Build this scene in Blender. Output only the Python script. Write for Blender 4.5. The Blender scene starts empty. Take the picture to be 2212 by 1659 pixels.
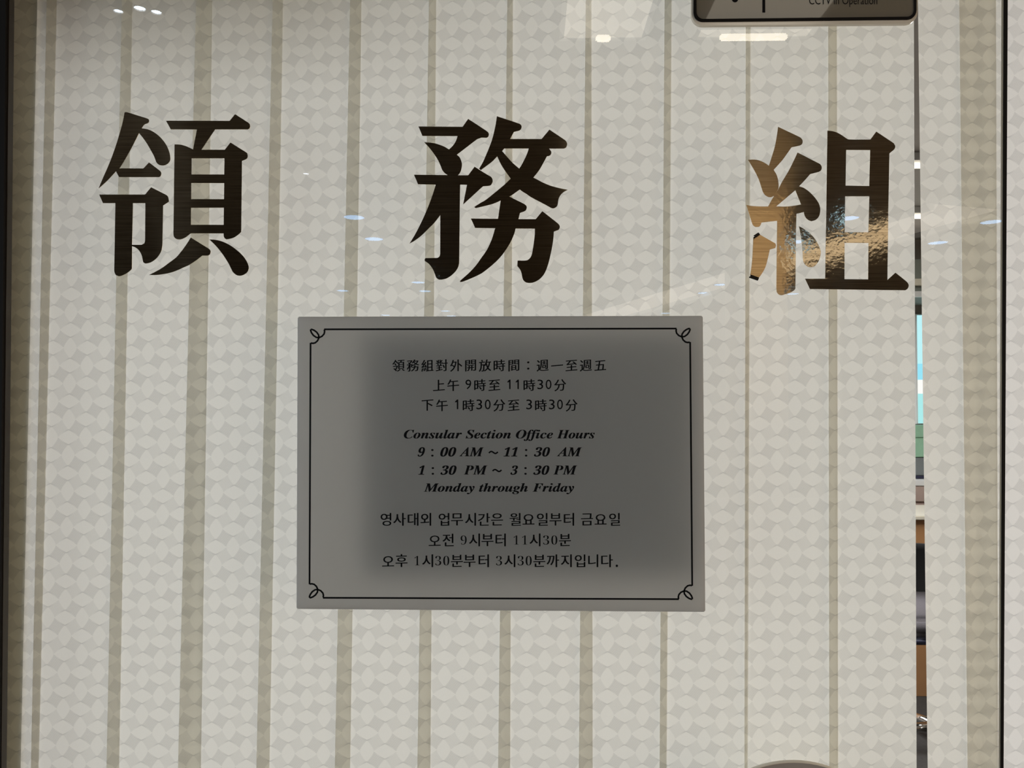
import bpy, bmesh, math, random
from mathutils import Vector, Matrix
from mathutils.geometry import tessellate_polygon

SC = bpy.context.scene
COL = SC.collection
random.seed(7)

# ------------------------------------------------------------------ camera
FPX = 1640.0                    # focal length in pixels of the 2212 x 1659 frame
D = 0.683                       # camera to door glass
EYE = 1.55
PITCH, YAW, ROLL = math.radians(1.45), math.radians(1.35), math.radians(0.1)
CAM_LOC = Vector((0.0, -D, EYE))
CAM_ROT = (Matrix.Rotation(YAW, 3, 'Z') @ Matrix.Rotation(math.pi / 2 + PITCH, 3, 'X')
           @ Matrix.Rotation(ROLL, 3, 'Z'))
cd = bpy.data.cameras.new('camera')
cam = bpy.data.objects.new('camera', cd)
COL.objects.link(cam)
cam.location = CAM_LOC
cam.rotation_euler = CAM_ROT.to_euler()
cd.sensor_width = 36.0
cd.lens = FPX / 2212.0 * 36.0
cd.clip_start = 0.01
SC.camera = cam

# ------------------------------------------------------------------ world, exposure
w = bpy.data.worlds.new('world')
SC.world = w
w.use_nodes = True
w.node_tree.nodes['Background'].inputs[0].default_value = (1.0, 0.9, 0.78, 1)
w.node_tree.nodes['Background'].inputs[1].default_value = 0.02
SC.view_settings.view_transform = 'Standard'
SC.view_settings.look = 'None'
SC.view_settings.gamma = 1.0
SC.view_settings.exposure = 0.0
SC.view_settings.use_curve_mapping = False

CEIL = 2.55                     # lobby ceiling


def ray(px, py):
    return CAM_ROT @ Vector(((px - 1106.0) / FPX, (829.5 - py) / FPX, -1.0))


def P(px, py, y=0.0):
    """point of the plane y = const seen at a pixel of the photograph"""
    d = ray(px, py)
    return CAM_LOC + d * ((y - CAM_LOC.y) / d.y)


def mirror_ceiling(px, py, z=CEIL):
    """place on the lobby ceiling whose mirror image in the door glass shows at that pixel"""
    d = ray(px, py)
    p = CAM_LOC + d * ((z - CAM_LOC.z) / d.z)
    return Vector((p.x, -p.y, z))


# the lamps that light the lobby side
def light(kind, name, loc, power, color, size=0.1, target=None, **kw):
    l = bpy.data.lights.new(name, kind)
    l.energy = power
    l.color = color
    o = bpy.data.objects.new(name, l)
    COL.objects.link(o)
    o.location = loc
    if kind == 'AREA':
        l.shape = kw.get('shape', 'SQUARE')
        l.size = size
        if 'size_y' in kw:
            l.shape = 'RECTANGLE'
            l.size_y = kw['size_y']
    else:
        l.shadow_soft_size = size
    if kind == 'SPOT':
        l.spot_size = math.radians(kw.get('cone', 70))
        l.spot_blend = 0.6
    if target is not None:
        o.rotation_euler = (Vector(target) - Vector(loc)).to_track_quat('-Z', 'Y').to_euler()
    return o


KEY = Vector((-1.55, -1.15, CEIL - 0.03))
PANEL_1 = mirror_ceiling(1311, 20)
PANEL_2 = mirror_ceiling(1640, 18)
COOL = (0.62, 0.80, 1.0)
WARM = (1.0, 0.83, 0.62)
light('SPOT', 'cool_downlight_beam', KEY, 4, COOL, 0.03, (0.1, 0.05, 1.45), cone=95)
light('SPOT', 'added_pillar_wash', (0.62, -1.05, CEIL - 0.05), 85, (1.0, 0.88, 0.68), 0.05, (0.90, -2.17, 1.95), cone=38)  # added spot that lights the column mirrored in the gold film
OFFICE = (0.86, 0.91, 1.04)
light('AREA', 'office_ceiling_glow', (-0.5, 2.2, 2.55), 63, OFFICE, 1.2)
light('AREA', 'office_ceiling_glow', (1.1, 2.2, 2.55), 44, (1.0, 0.94, 0.87), 1.2)
light('AREA', 'office_ceiling_glow', (0.1, 3.4, 2.55), 102, OFFICE, 1.2)
light('AREA', 'office_ceiling_glow', (0.0, 1.3, 2.55), 9, OFFICE, 0.9)
light('SPOT', 'lobby_floor_wash', (0.3, -6.0, CEIL - 0.05), 60, (1.0, 0.87, 0.72), 0.1, (0.3, -5.6, 0), cone=90)  # added spot that brightens the lobby floor for reflections


# ------------------------------------------------------------------ materials
def new_mat(name):
    m = bpy.data.materials.new(name)
    m.use_nodes = True
    nt = m.node_tree
    nt.nodes.clear()
    out = nt.nodes.new('ShaderNodeOutputMaterial')
    return m, nt, out


class X:
    """tiny expression builder for Math nodes"""
    def __init__(self, nt, sock):
        self.nt, self.s = nt, sock

    def _op(self, op, *others):
        n = self.nt.nodes.new('ShaderNodeMath')
        n.operation = op
        for i, v in enumerate((self,) + others):
            if isinstance(v, X):
                self.nt.links.new(v.s, n.inputs[i])
            else:
                n.inputs[i].default_value = v
        return X(self.nt, n.outputs[0])

    def __add__(self, o): return self._op('ADD', o)
    def __sub__(self, o): return self._op('SUBTRACT', o)
    def __mul__(self, o): return self._op('MULTIPLY', o)
    def __truediv__(self, o): return self._op('DIVIDE', o)
    def pow(self, o): return self._op('POWER', o)
    def abs(self): return self._op('ABSOLUTE')
    def sin(self): return self._op('SINE')
    def min(self, o): return self._op('MINIMUM', o)
    def max(self, o): return self._op('MAXIMUM', o)
    def gt(self, o): return self._op('GREATER_THAN', o)
    def pingpong(self, s): return self._op('PINGPONG', s)
    def clamp(self): return self.max(0.0).min(1.0)
    def ramp(self, lo, hi): return ((self - lo) / (hi - lo)).clamp()


def const(nt, v):
    n = nt.nodes.new('ShaderNodeValue')
    n.outputs[0].default_value = v
    return X(nt, n.outputs[0])


def principled(name, color, rough=0.5, metal=0.0, noise=0.0, nscale=40.0, bump=0.0, spec=0.5, **kw):
    m, nt, out = new_mat(name)
    b = nt.nodes.new('ShaderNodeBsdfPrincipled')
    b.inputs['Roughness'].default_value = rough
    b.inputs['Metallic'].default_value = metal
    b.inputs['Specular IOR Level'].default_value = spec
    if noise or bump:
        tc = nt.nodes.new('ShaderNodeTexCoord')
        nz = nt.nodes.new('ShaderNodeTexNoise')
        nz.inputs['Scale'].default_value = nscale
        nz.inputs['Detail'].default_value = 5
        nt.links.new(tc.outputs['Object'], nz.inputs['Vector'])
        mx = nt.nodes.new('ShaderNodeMix')
        mx.data_type = 'RGBA'
        nt.links.new(nz.outputs['Fac'], mx.inputs['Factor'])
        mx.inputs['A'].default_value = tuple(max(0, c * (1 - noise)) for c in color) + (1,)
        mx.inputs['B'].default_value = tuple(min(1, c * (1 + noise)) for c in color) + (1,)
        nt.links.new(mx.outputs['Result'], b.inputs['Base Color'])
        if bump:
            bp = nt.nodes.new('ShaderNodeBump')
            bp.inputs['Strength'].default_value = bump
            bp.inputs['Distance'].default_value = 0.002
            nt.links.new(nz.outputs['Fac'], bp.inputs['Height'])
            nt.links.new(bp.outputs['Normal'], b.inputs['Normal'])
    else:
        b.inputs['Base Color'].default_value = tuple(color) + (1,)
    for k, v in kw.items():
        b.inputs[k.replace('_', ' ')].default_value = v
    nt.links.new(b.outputs[0], out.inputs[0])
    return m


def emission(name, color, strength):
    m, nt, out = new_mat(name)
    e = nt.nodes.new('ShaderNodeEmission')
    e.inputs[0].default_value = tuple(color) + (1,)
    e.inputs[1].default_value = strength
    nt.links.new(e.outputs[0], out.inputs[0])
    return m


def glass_mat(name, tint, f0):
    """thin clear pane: Fresnel mix of straight transmission and a mirror reflection off its front"""
    m, nt, out = new_mat(name)
    lw = nt.nodes.new('ShaderNodeLayerWeight')
    lw.inputs[0].default_value = 0.5
    geo = nt.nodes.new('ShaderNodeNewGeometry')
    fac = X(nt, lw.outputs['Facing']).pow(5.0) * (1 - f0) + f0
    fac = fac * (const(nt, 1.0) - X(nt, geo.outputs['Backfacing']))
    t = nt.nodes.new('ShaderNodeBsdfTransparent')
    t.inputs[0].default_value = tuple(tint) + (1,)
    g = nt.nodes.new('ShaderNodeBsdfGlossy')
    g.inputs['Roughness'].default_value = 0.0
    g.inputs['Color'].default_value = (1, 1, 1, 1)
    mx = nt.nodes.new('ShaderNodeMixShader')
    nt.links.new(fac.s, mx.inputs[0])
    nt.links.new(t.outputs[0], mx.inputs[1])
    nt.links.new(g.outputs[0], mx.inputs[2])
    nt.links.new(mx.outputs[0], out.inputs[0])
    return m


def fabric_mat():
    """woven blind fabric: almond shapes in two directions on a finely ribbed ground"""
    m, nt, out = new_mat('blind_fabric')
    uv = nt.nodes.new('ShaderNodeUVMap')
    uv.uv_map = 'UVMap'
    sp = nt.nodes.new('ShaderNodeSeparateXYZ')
    nt.links.new(uv.outputs[0], sp.inputs[0])
    U = X(nt, sp.outputs[0]) / 0.0168
    V = X(nt, sp.outputs[1]) / 0.0174
    a = U.pingpong(1.0)
    b = V.pingpong(1.0)
    far = (a + b).gt(1.0)
    near = const(nt, 1.0) - far
    one = const(nt, 1.0)
    a2 = a * near + (one - a) * far          # folded so that the flat almond sits at the origin
    b2 = b * near + (one - b) * far
    h_edge = const(nt, 0.415) - a2.pow(1.3) * 0.74
    h_in = (h_edge - b2).ramp(-0.02, 0.02)
    va = one - a2
    def v_almond(va, vb):
        return (const(nt, 0.385) - vb.pow(1.5) * 0.85 - va).ramp(-0.03, 0.03)
    v_in = v_almond(one - a2, b2).max(v_almond(a2, one - b2))
    smooth = h_in.max(v_in)
    phase = (b2 + a2 * 0.62)
    rib = (phase * (2 * math.pi * 12.0)).sin() * 0.5 + 0.5
    hatch = (one - smooth)
    line = (one - ((b2 - h_edge).abs()).ramp(0.015, 0.05)) * (one - a2.ramp(0.1, 0.42))  # relief shade along the almond edge, put into the fabric colour
    flip = (U._op('FLOOR') + V._op('FLOOR')).pingpong(1.0)      # ribs lean the other way in every second cell
    dark = hatch * (rib * 0.20 + 0.03) * (flip * 0.4 + 0.65) + line * 0.17
    # thread-fine weave
    wv = (X(nt, sp.outputs[0]) * (2 * math.pi / 0.0009)).sin() * (X(nt, sp.outputs[1]) * (2 * math.pi / 0.0011)).sin()
    val = one - dark.min(0.24) + wv * 0.012
    base = nt.nodes.new('ShaderNodeMix')
    base.data_type = 'RGBA'
    base.blend_type = 'MULTIPLY'
    base.inputs['Factor'].default_value = 1.0
    base.inputs['A'].default_value = (0.905, 0.885, 0.805, 1)
    cb = nt.nodes.new('ShaderNodeCombineXYZ')
    for i in range(3):
        nt.links.new(val.s, cb.inputs[i])
    nt.links.new(cb.outputs[0], base.inputs['B'])
    bp = nt.nodes.new('ShaderNodeBump')
    bp.inputs['Strength'].default_value = 0.25
    bp.inputs['Distance'].default_value = 0.0006
    nt.links.new((one - dark).s, bp.inputs['Height'])
    df = nt.nodes.new('ShaderNodeBsdfDiffuse')
    nt.links.new(base.outputs['Result'], df.inputs[0])
    nt.links.new(bp.outputs[0], df.inputs['Normal'])
    tl = nt.nodes.new('ShaderNodeBsdfTranslucent')
    nt.links.new(base.outputs['Result'], tl.inputs[0])
    gl = nt.nodes.new('ShaderNodeBsdfGlossy')
    gl.inputs['Roughness'].default_value = 0.22
    nt.links.new(bp.outputs[0], gl.inputs['Normal'])
    m1 = nt.nodes.new('ShaderNodeMixShader')
    m1.inputs[0].default_value = 0.50
    nt.links.new(df.outputs[0], m1.inputs[1])
    nt.links.new(tl.outputs[0], m1.inputs[2])
    m2 = nt.nodes.new('ShaderNodeMixShader')
    m2.inputs[0].default_value = 0.015
    nt.links.new(m1.outputs[0], m2.inputs[1])
    nt.links.new(gl.outputs[0], m2.inputs[2])
    nt.links.new(m2.outputs[0], out.inputs[0])
    return m


def film_mat():
    """brushed gold adhesive film: fine level scratches, slightly bubbled"""
    m, nt, out = new_mat('brushed_gold_film')
    tc = nt.nodes.new('ShaderNodeTexCoord')
    mp = nt.nodes.new('ShaderNodeMapping')
    mp.inputs['Scale'].default_value = (18, 18, 1400)
    nt.links.new(tc.outputs['Object'], mp.inputs[0])
    nz = nt.nodes.new('ShaderNodeTexNoise')
    nz.inputs['Scale'].default_value = 1.0
    nz.inputs['Detail'].default_value = 3
    nt.links.new(mp.outputs[0], nz.inputs['Vector'])
    n2 = nt.nodes.new('ShaderNodeTexNoise')
    n2.inputs['Scale'].default_value = 230.0
    n2.inputs['Detail'].default_value = 2
    nt.links.new(tc.outputs['Object'], n2.inputs['Vector'])
    cr = nt.nodes.new('ShaderNodeValToRGB')
    cr.color_ramp.elements[0].position = 0.36
    cr.color_ramp.elements[0].color = (0.58, 0.45, 0.28, 1)
    cr.color_ramp.elements[1].position = 0.60
    cr.color_ramp.elements[1].color = (0.86, 0.69, 0.44, 1)
    nt.links.new(nz.outputs['Fac'], cr.inputs[0])
    bp = nt.nodes.new('ShaderNodeBump')
    bp.inputs['Strength'].default_value = 0.05
    bp.inputs['Distance'].default_value = 0.001
    nt.links.new(n2.outputs['Fac'], bp.inputs['Height'])
    tg = nt.nodes.new('ShaderNodeTangent')
    tg.direction_type = 'UV_MAP'
    tg.uv_map = 'UVMap'
    a = nt.nodes.new('ShaderNodeBsdfAnisotropic') if hasattr(bpy.types, 'ShaderNodeBsdfAnisotropic') else nt.nodes.new('ShaderNodeBsdfGlossy')
    a.inputs['Roughness'].default_value = 0.30
    a.inputs['Anisotropy'].default_value = 0.93
    nt.links.new(cr.outputs[0], a.inputs['Color'])
    nt.links.new(tg.outputs[0], a.inputs['Tangent'])
    g = nt.nodes.new('ShaderNodeBsdfGlossy')
    g.inputs['Roughness'].default_value = 0.06
    nt.links.new(cr.outputs[0], g.inputs['Color'])
    nt.links.new(bp.outputs[0], g.inputs['Normal'])
    mx = nt.nodes.new('ShaderNodeMixShader')
    mx.inputs[0].default_value = 0.35
    nt.links.new(a.outputs[0], mx.inputs[1])
    nt.links.new(g.outputs[0], mx.inputs[2])
    nt.links.new(mx.outputs[0], out.inputs[0])
    return m


M = {}
M['fabric'] = fabric_mat()
M['film'] = film_mat()
M['glass'] = glass_mat('door_glass', (0.95, 0.95, 0.93), 0.045)
M['side_glass'] = glass_mat('side_glass', (0.98, 0.98, 0.98), 0.04)
M['black'] = principled('black_rubber', (0.008, 0.007, 0.006), 0.7, spec=0.1)
M['bronze'] = principled('dark_bronze', (0.035, 0.026, 0.018), 0.35, 0.3)
def acrylic(name, refl, trans, frac, rough, f0):
    """frosted acrylic: diffuse plus translucent body under a satin surface"""
    m, nt, out = new_mat(name)
    d = nt.nodes.new('ShaderNodeBsdfDiffuse')
    d.inputs[0].default_value = tuple(refl) + (1,)
    t = nt.nodes.new('ShaderNodeBsdfTranslucent')
    t.inputs[0].default_value = tuple(trans) + (1,)
    g = nt.nodes.new('ShaderNodeBsdfGlossy')
    g.inputs['Roughness'].default_value = rough
    m1 = nt.nodes.new('ShaderNodeMixShader')
    m1.inputs[0].default_value = frac
    m2 = nt.nodes.new('ShaderNodeMixShader')
    m2.inputs[0].default_value = f0
    nt.links.new(d.outputs[0], m1.inputs[1])
    nt.links.new(t.outputs[0], m1.inputs[2])
    nt.links.new(m1.outputs[0], m2.inputs[1])
    nt.links.new(g.outputs[0], m2.inputs[2])
    nt.links.new(m2.outputs[0], out.inputs[0])
    return m


M['glass_edge'] = acrylic('glass_edge', (0.45, 0.42, 0.36), (0.9, 0.87, 0.78), 0.5, 0.2, 0.04)
M['plaque'] = acrylic('frosted_acrylic', (0.33, 0.325, 0.315), (0.96, 0.96, 0.95), 0.54, 0.25, 0.04)
M['backing'] = acrylic('backing_sheet', (0.22, 0.24, 0.25), (0.82, 0.94, 1.0), 0.45, 0.5, 0.02)
M['ink'] = principled('black_ink', (0.004, 0.004, 0.005), 0.5, spec=0.1)
M['sign_grey'] = acrylic('sign_grey', (0.22, 0.20, 0.16), (0.6, 0.55, 0.45), 0.4, 0.02, 0.035)
M['clear_bezel'] = principled('clear_bezel', (0.62, 0.57, 0.47), 0.12)
M['chrome'] = principled('chrome', (0.80, 0.79, 0.76), 0.08, 1.0)
M['dull_steel'] = principled('dull_steel', (0.42, 0.39, 0.36), 0.35, 0.3)
M['cream'] = principled('cream_enamel', (0.75, 0.70, 0.58), 0.3)
M['white_metal'] = principled('white_metal', (0.75, 0.75, 0.73), 0.4)
M['foil_back'] = principled('foil_back', (0.05, 0.045, 0.04), 0.15, 0.8)
M['dark_ceiling'] = principled('dark_ceiling', (0.035, 0.028, 0.022), 0.7, noise=0.1)
M['dark_stone'] = principled('dark_stone', (0.035, 0.027, 0.020), 0.5, noise=0.3, nscale=3)
M['tan_stone'] = principled('tan_stone', (0.48, 0.38, 0.27), 0.5, noise=0.15, nscale=4)
M['floor_stone'] = principled('floor_stone', (0.12, 0.10, 0.08), 0.35, noise=0.2, nscale=6)
M['office_floor'] = principled('office_carpet', (0.038, 0.034, 0.029), 0.9, noise=0.4, nscale=60)
M['office_wall'] = principled('office_wall', (0.42, 0.37, 0.32), 0.7, noise=0.06, nscale=5)
M['office_ceiling'] = principled('office_ceiling', (0.55, 0.52, 0.48), 0.8, noise=0.05)
M['wood'] = principled('orange_wood', (0.52, 0.27, 0.12), 0.45, noise=0.12, nscale=8)
M['chair_black'] = principled('black_mesh_fabric', (0.008, 0.008, 0.009), 0.8)
M['chair_grey'] = principled('grey_seat_fabric', (0.09, 0.08, 0.085), 0.85, noise=0.3, nscale=200)
M['grey_green'] = principled('grey_green_paint', (0.24, 0.26, 0.23), 0.6, noise=0.08)
M['lamp_cool'] = emission('cool_lamp', (0.30, 0.58, 1.0), 11)
M['glare_spot'] = emission('added_glare_spot', (0.72, 0.84, 1.0), 25)
M['lamp_warm'] = emission('warm_lamp', (1.0, 0.9, 0.74), 3.2)
M['lamp_hot'] = emission('warm_bulb', (1.0, 0.9, 0.72), 12)
M['cove'] = emission('cove_lamp', (1.0, 0.88, 0.74), 2.2)
M['fill_cool'] = emission('fill_panel_cool', (0.86, 0.93, 1.0), 3.2)
M['fill_warm'] = emission('fill_panel_warm', (1.0, 0.80, 0.62), 3.6)


# ------------------------------------------------------------------ object helpers
def link(name, me, mat, parent=None):
    o = bpy.data.objects.new(name, me)
    if mat is not None:
        me.materials.append(mat)
    COL.objects.link(o)
    if parent is not None:
        o.parent = parent
        o.matrix_parent_inverse = Matrix.Translation(parent.location).inverted()
    return o


def tag(o, label=None, cat=None, group=None, kind=None):
    if label: o['label'] = label
    if cat: o['category'] = cat
    if group: o['group'] = group
    if kind: o['kind'] = kind
    return o


def thing(name, loc, label, cat, group=None):
    o = bpy.data.objects.new(name, None)
    o.empty_display_size = 0.05
    COL.objects.link(o)
    o.location = loc
    return tag(o, label, cat, group)


def bm_to(name, bm, mat, parent=None, smooth=False):
    me = bpy.data.meshes.new(name)
    bmesh.ops.recalc_face_normals(bm, faces=bm.faces)
    bm.to_mesh(me)
    bm.free()
    if smooth:
        for p in me.polygons:
            p.use_smooth = True
    return link(name, me, mat, parent)


def add_box(bm, lo, hi, bevel=0.0):
    r = bmesh.ops.create_cube(bm, size=1.0)
    lo, hi = Vector(lo), Vector(hi)
    c, s = (lo + hi) / 2, hi - lo
    for v in r['verts']:
        v.co = Vector((v.co.x * s.x, v.co.y * s.y, v.co.z * s.z)) + c
    if bevel:
        es = list({e for v in r['verts'] for e in v.link_edges})
        bmesh.ops.bevel(bm, geom=es, offset=bevel, segments=2, affect='EDGES')
    return bm


def box(name, lo, hi, mat, parent=None, bevel=0.0):
    bm = bmesh.new()
    add_box(bm, lo, hi, bevel)
    return bm_to(name, bm, mat, parent)


def add_prism(bm, pts, dy):
    """closed outline of points (any plane y = const), thickened by dy away from the viewer"""
    f = [bm.verts.new(p) for p in pts]
    b = [bm.verts.new(Vector(p) + Vector((0, dy, 0))) for p in pts]
    bm.faces.new(f)
    bm.faces.new(list(reversed(b)))
    n = len(pts)
    for i in range(n):
        bm.faces.new((f[i], b[i], b[(i + 1) % n], f[(i + 1) % n]))


def quad_prism(name, corners, y, dy, mat, parent=None):
    bm = bmesh.new()
    add_prism(bm, [P(px, py, y) for px, py in corners], dy)
    return bm_to(name, bm, mat, parent)


def add_fill(bm, loops, y, dy):
    """outline with holes, in photo pixels, filled on the plane y and given thickness dy"""
    pts3 = [[P(px, py, y) for px, py in lp] for lp in loops]
    flat = [p for lp in pts3 for p in lp]
    tris = tessellate_polygon([[Vector((p.x, p.z, 0)) for p in lp] for lp in pts3])
    fv = [bm.verts.new(p) for p in flat]
    bv = [bm.verts.new(p + Vector((0, dy, 0))) for p in flat]
    for t in tris:
        try:
            bm.faces.new([fv[i] for i in t])
            bm.faces.new([bv[i] for i in reversed(t)])
        except ValueError:
            pass
    k = 0
    for lp in pts3:
        n = len(lp)
        for i in range(n):
            a, b = k + i, k + (i + 1) % n
            bm.faces.new((fv[a], bv[a], bv[b], fv[b]))
        k += n


def world_uv(o):
    me = o.data
    uvl = me.uv_layers.new(name='UVMap')
    for lp in me.loops:
        c = me.vertices[lp.vertex_index].co
        uvl.data[lp.index].uv = (c.x, c.z)


def smooth_loop(pts, n=3):
    """rounds gentle bends of an outline (Catmull-Rom), keeps sharp corners"""
    N = len(pts)
    out = []
    V = [Vector(p) for p in pts]
    def sharp(i):
        a, b = V[i] - V[i - 1], V[(i + 1) % N] - V[i]
        if a.length < 1e-6 or b.length < 1e-6:
            return True
        return a.angle(b) > math.radians(34)
    for i in range(N):
        p1, p2 = V[i], V[(i + 1) % N]
        p0 = V[i - 1] if not sharp(i) else p1 - (p2 - p1)
        p3 = V[(i + 2) % N] if not sharp((i + 1) % N) else p2 + (p2 - p1)
        d = (p2 - p1).length
        if max((p1 - p0).length, (p3 - p2).length) > 3.2 * d or d > 0.30 * 180:
            out.append(p1)
            continue
        for k in range(n):
            t = k / n
            out.append(0.5 * ((2 * p1) + (p2 - p0) * t + (2 * p0 - 5 * p1 + 4 * p2 - p3) * t * t
                              + (-p0 + 3 * p1 - 3 * p2 + p3) * t ** 3))
    return [(v.x, v.y) for v in out]


def ribbon(bm, pts, width, y):
    """flat printed line through photo pixels"""
    n = len(pts)
    L, R = [], []
    for i in range(n):
        a = Vector(pts[max(0, i - 1)])
        b = Vector(pts[min(n - 1, i + 1)])
        d = (b - a).normalized()
        nn = Vector((-d.y, d.x)) * (width / 2)
        c = Vector(pts[i])
        L.append(bm.verts.new(P(*(c + nn), y)))
        R.append(bm.verts.new(P(*(c - nn), y)))
    for i in range(n - 1):
        bm.faces.new((L[i], L[i + 1], R[i + 1], R[i]))


# lettering: outlines of Blender's built-in font, laid out by where each word stands
_glyphs = {}


def glyph(s, offset=0.0):
    key = (s, offset)
    if key not in _glyphs:
        c = bpy.data.curves.new('lettering', 'FONT')
        c.body = s
        c.resolution_u = 3
        c.offset = offset
        o = bpy.data.objects.new('lettering', c)
        COL.objects.link(o)
        dg = bpy.context.evaluated_depsgraph_get()
        me = bpy.data.meshes.new_from_object(o.evaluated_get(dg))
        vs = [(v.co.x, v.co.y) for v in me.vertices]
        fs = [tuple(p.vertices) for p in me.polygons]
        bpy.data.objects.remove(o)
        bpy.data.curves.remove(c)
        bpy.data.meshes.remove(me)
        _glyphs[key] = (vs, fs)
    return _glyphs[key]


def put(bm, s, y, x0=None, x1=None, top=None, base=None, cx=None, cy=None, em=None,
        offset=0.0, shear=0.0, rise=0.0, sx=1.0, ref=None, fat=0.0):
    """add lettering: either stretched to x0..x1 with cap top / baseline, or centred on cx, cy at size em"""
    vs, fs = glyph(s, offset)
    xs = [v[0] for v in vs]
    ys = [v[1] for v in vs]
    lx, hx, ly, hy = min(xs), max(xs), min(ys), max(ys)
    out = []
    if em is not None:
        for gx, gy in vs:
            u = (gx - (lx + hx) / 2) * sx
            v = gy - (ly + hy) / 2 + u * rise
            out.append((cx + u * em, cy - v * em))
    else:
        capl = ref if ref is not None else hy
        ky = (base - top) / capl
        if shear:
            vs = [(gx + gy * shear, gy) for gx, gy in vs]
            xs = [v[0] for v in vs]
            lx, hx = min(xs), max(xs)
        kx = (x1 - x0) / (hx - lx)
        for gx, gy in vs:
            out.append((x0 + (gx - lx) * kx, base - gy * ky))
    for n, dx in enumerate((-fat, fat) if fat else (0.0,)):
        bv = [bm.verts.new(P(px + dx, py, y - 0.00002 * n)) for px, py in out]
        for f in fs:
            try:
                bm.faces.new([bv[i] for i in f])
            except ValueError:
                pass


def bold_italic(s):
    r = ''
    for ch in s:
        if 'A' <= ch <= 'Z': r += chr(0x1D468 + ord(ch) - 65)
        elif 'a' <= ch <= 'z': r += chr(0x1D482 + ord(ch) - 97)
        elif '0' <= ch <= '9': r += chr(0x1D7CE + ord(ch) - 48)
        else: r += ch
    return r


# ------------------------------------------------------------------ the setting
GLASS_T = 0.010
XL = P(16, 830).x               # left edge of the door leaf
XR = P(2165, 830).x             # right edge of the door leaf
FR = P(2176, 830).x


def structure(o):
    o['kind'] = 'structure'
    return o


structure(box('floor', (-6, -12, -0.05), (6, 6, 0.0), M['floor_stone']))
structure(box('floor_office', (-3, 0.25, 0.0), (4, 6, 0.012), M['office_floor']))
structure(box('ceiling', (-6, -12, CEIL), (6, 0.0, CEIL + 0.05), M['dark_ceiling']))
structure(box('ceiling_office', (-3, 0.16, 2.62), (4, 6, 2.67), M['office_ceiling']))
structure(box('wall_lobby', (-6, -12.1, 0), (6, -12, CEIL), M['dark_stone']))
structure(box('wall_lobby_left', (-3.4, -12, 0), (-3.2, -6.2, CEIL), M['dark_stone']))
structure(box('wall_left', (-6.1, -12, 0), (-6, 0, CEIL), M['dark_stone']))
structure(box('wall_right', (6, -12, 0), (6.1, 0, CEIL), M['dark_stone']))
# added glowing panels on both lobby sides, unseen, as front fill for the blind
structure(box('wall_side_left', (-2.7, -3.0, 0), (-2.6, -0.01, CEIL), M['office_wall']))
structure(box('wall_side_right', (2.8, -3.0, 0), (2.9, -0.01, CEIL), M['office_wall']))
structure(box('added_fill_left', (-2.6, -2.7, 0.5), (-2.59, -0.4, 2.3), M['fill_cool']))
structure(box('added_fill_right', (2.79, -2.7, 0.5), (2.80, -0.4, 2.3), M['fill_warm']))
pc = [CAM_LOC + ray(x, 480) * (2.85 / ray(x, 480).y) for x in (1602, 1700)]
structure(box('added_reflection_pillar', (pc[0].x, -2.85 + D - 0.25, 0), (pc[1].x, -2.85 + D, CEIL), M['tan_stone']))  # added column, gives the right character a bright gold reflection
# the shop-front wall: solid to the left of the door, above it, and far right
structure(box('wall_front', (-6, -0.002, 0), (P(-40, 830).x, 0.0, 2.7), M['dark_stone']))
structure(box('wall_front_inner', (-6, 0.068, 0), (P(66, 830, 0.07).x, 0.16, 2.7), M['office_wall']))
structure(box('wall_front_top', (P(-40, 830).x, 0.0, 2.30), (6, 0.16, 2.7), M['dark_stone']))
structure(box('wall_front_right', (1.55, 0.0, 0), (6, 0.16, 2.30), M['dark_stone']))
structure(box('wall_office_back', (-3, 4.3, 0), (4, 4.4, 2.7), M['office_wall']))
structure(box('wall_office_left', (-3.1, 0.16, 0), (-3, 4.4, 2.7), M['office_wall']))
structure(box('wall_office_right', (4, 0.16, 0), (4.1, 4.4, 2.7), M['office_wall']))

# door leaf, fixed side light, dark jamb and seals
Z0, Z1 = 0.01, 2.295


def strip(name, xa_top, xb_top, xa_bot, xb_bot, y, dy, mat):
    """upright bar whose edges run through the given columns at the top and bottom of the photo"""
    bm = bmesh.new()
    pts = []
    for (xt, xb, order) in ((xa_top, xa_bot, 0), (xb_top, xb_bot, 1)):
        a, b = P(xt, 0, y), P(xb, 1659, y)
        k = (b.x - a.x) / (b.z - a.z)
        col = [(a.x + (Z1 - a.z) * k, Z1), (a.x + (Z0 - a.z) * k, Z0)]
        pts.append(col)
    (tl, bl), (tr, br) = pts
    add_prism(bm, [Vector((tl[0], y, tl[1])), Vector((tr[0], y, tr[1])), Vector((br[0], y, br[1])), Vector((bl[0], y, bl[1]))], dy)
    return structure(bm_to(name, bm, mat))


strip('door_1', 20, 2165, 3, 2159, 0.0, GLASS_T, M['glass'])
strip('window_1', 2177, 5200, 2168, 5200, 0.0, GLASS_T, M['side_glass'])
strip('trim_1', -90, 12, -90, -3, -0.002, 0.003, M['black'])
strip('trim_2', 12, 20, -3, 3, 0.0012, 0.007, M['bronze'])
strip('trim_3', 2165, 2170, 2159, 2163, 0.0005, 0.0012, M['glass_edge'])
strip('trim_4', 2170, 2177, 2163, 2168, -0.001, 0.002, M['black'])

# ------------------------------------------------------------------ vertical blind
blind = thing('vertical_blind', (0, 0.07, 2.25),
              'cream patterned vertical blind hanging behind the glass door', 'blind')
bm = bmesh.new()
add_box(bm, (XL - 0.06, 0.045, 2.225), (1.5, 0.10, 2.275), 0.004)
bm_to('headrail', bm, M['white_metal'], blind)

YF = 0.045


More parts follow.
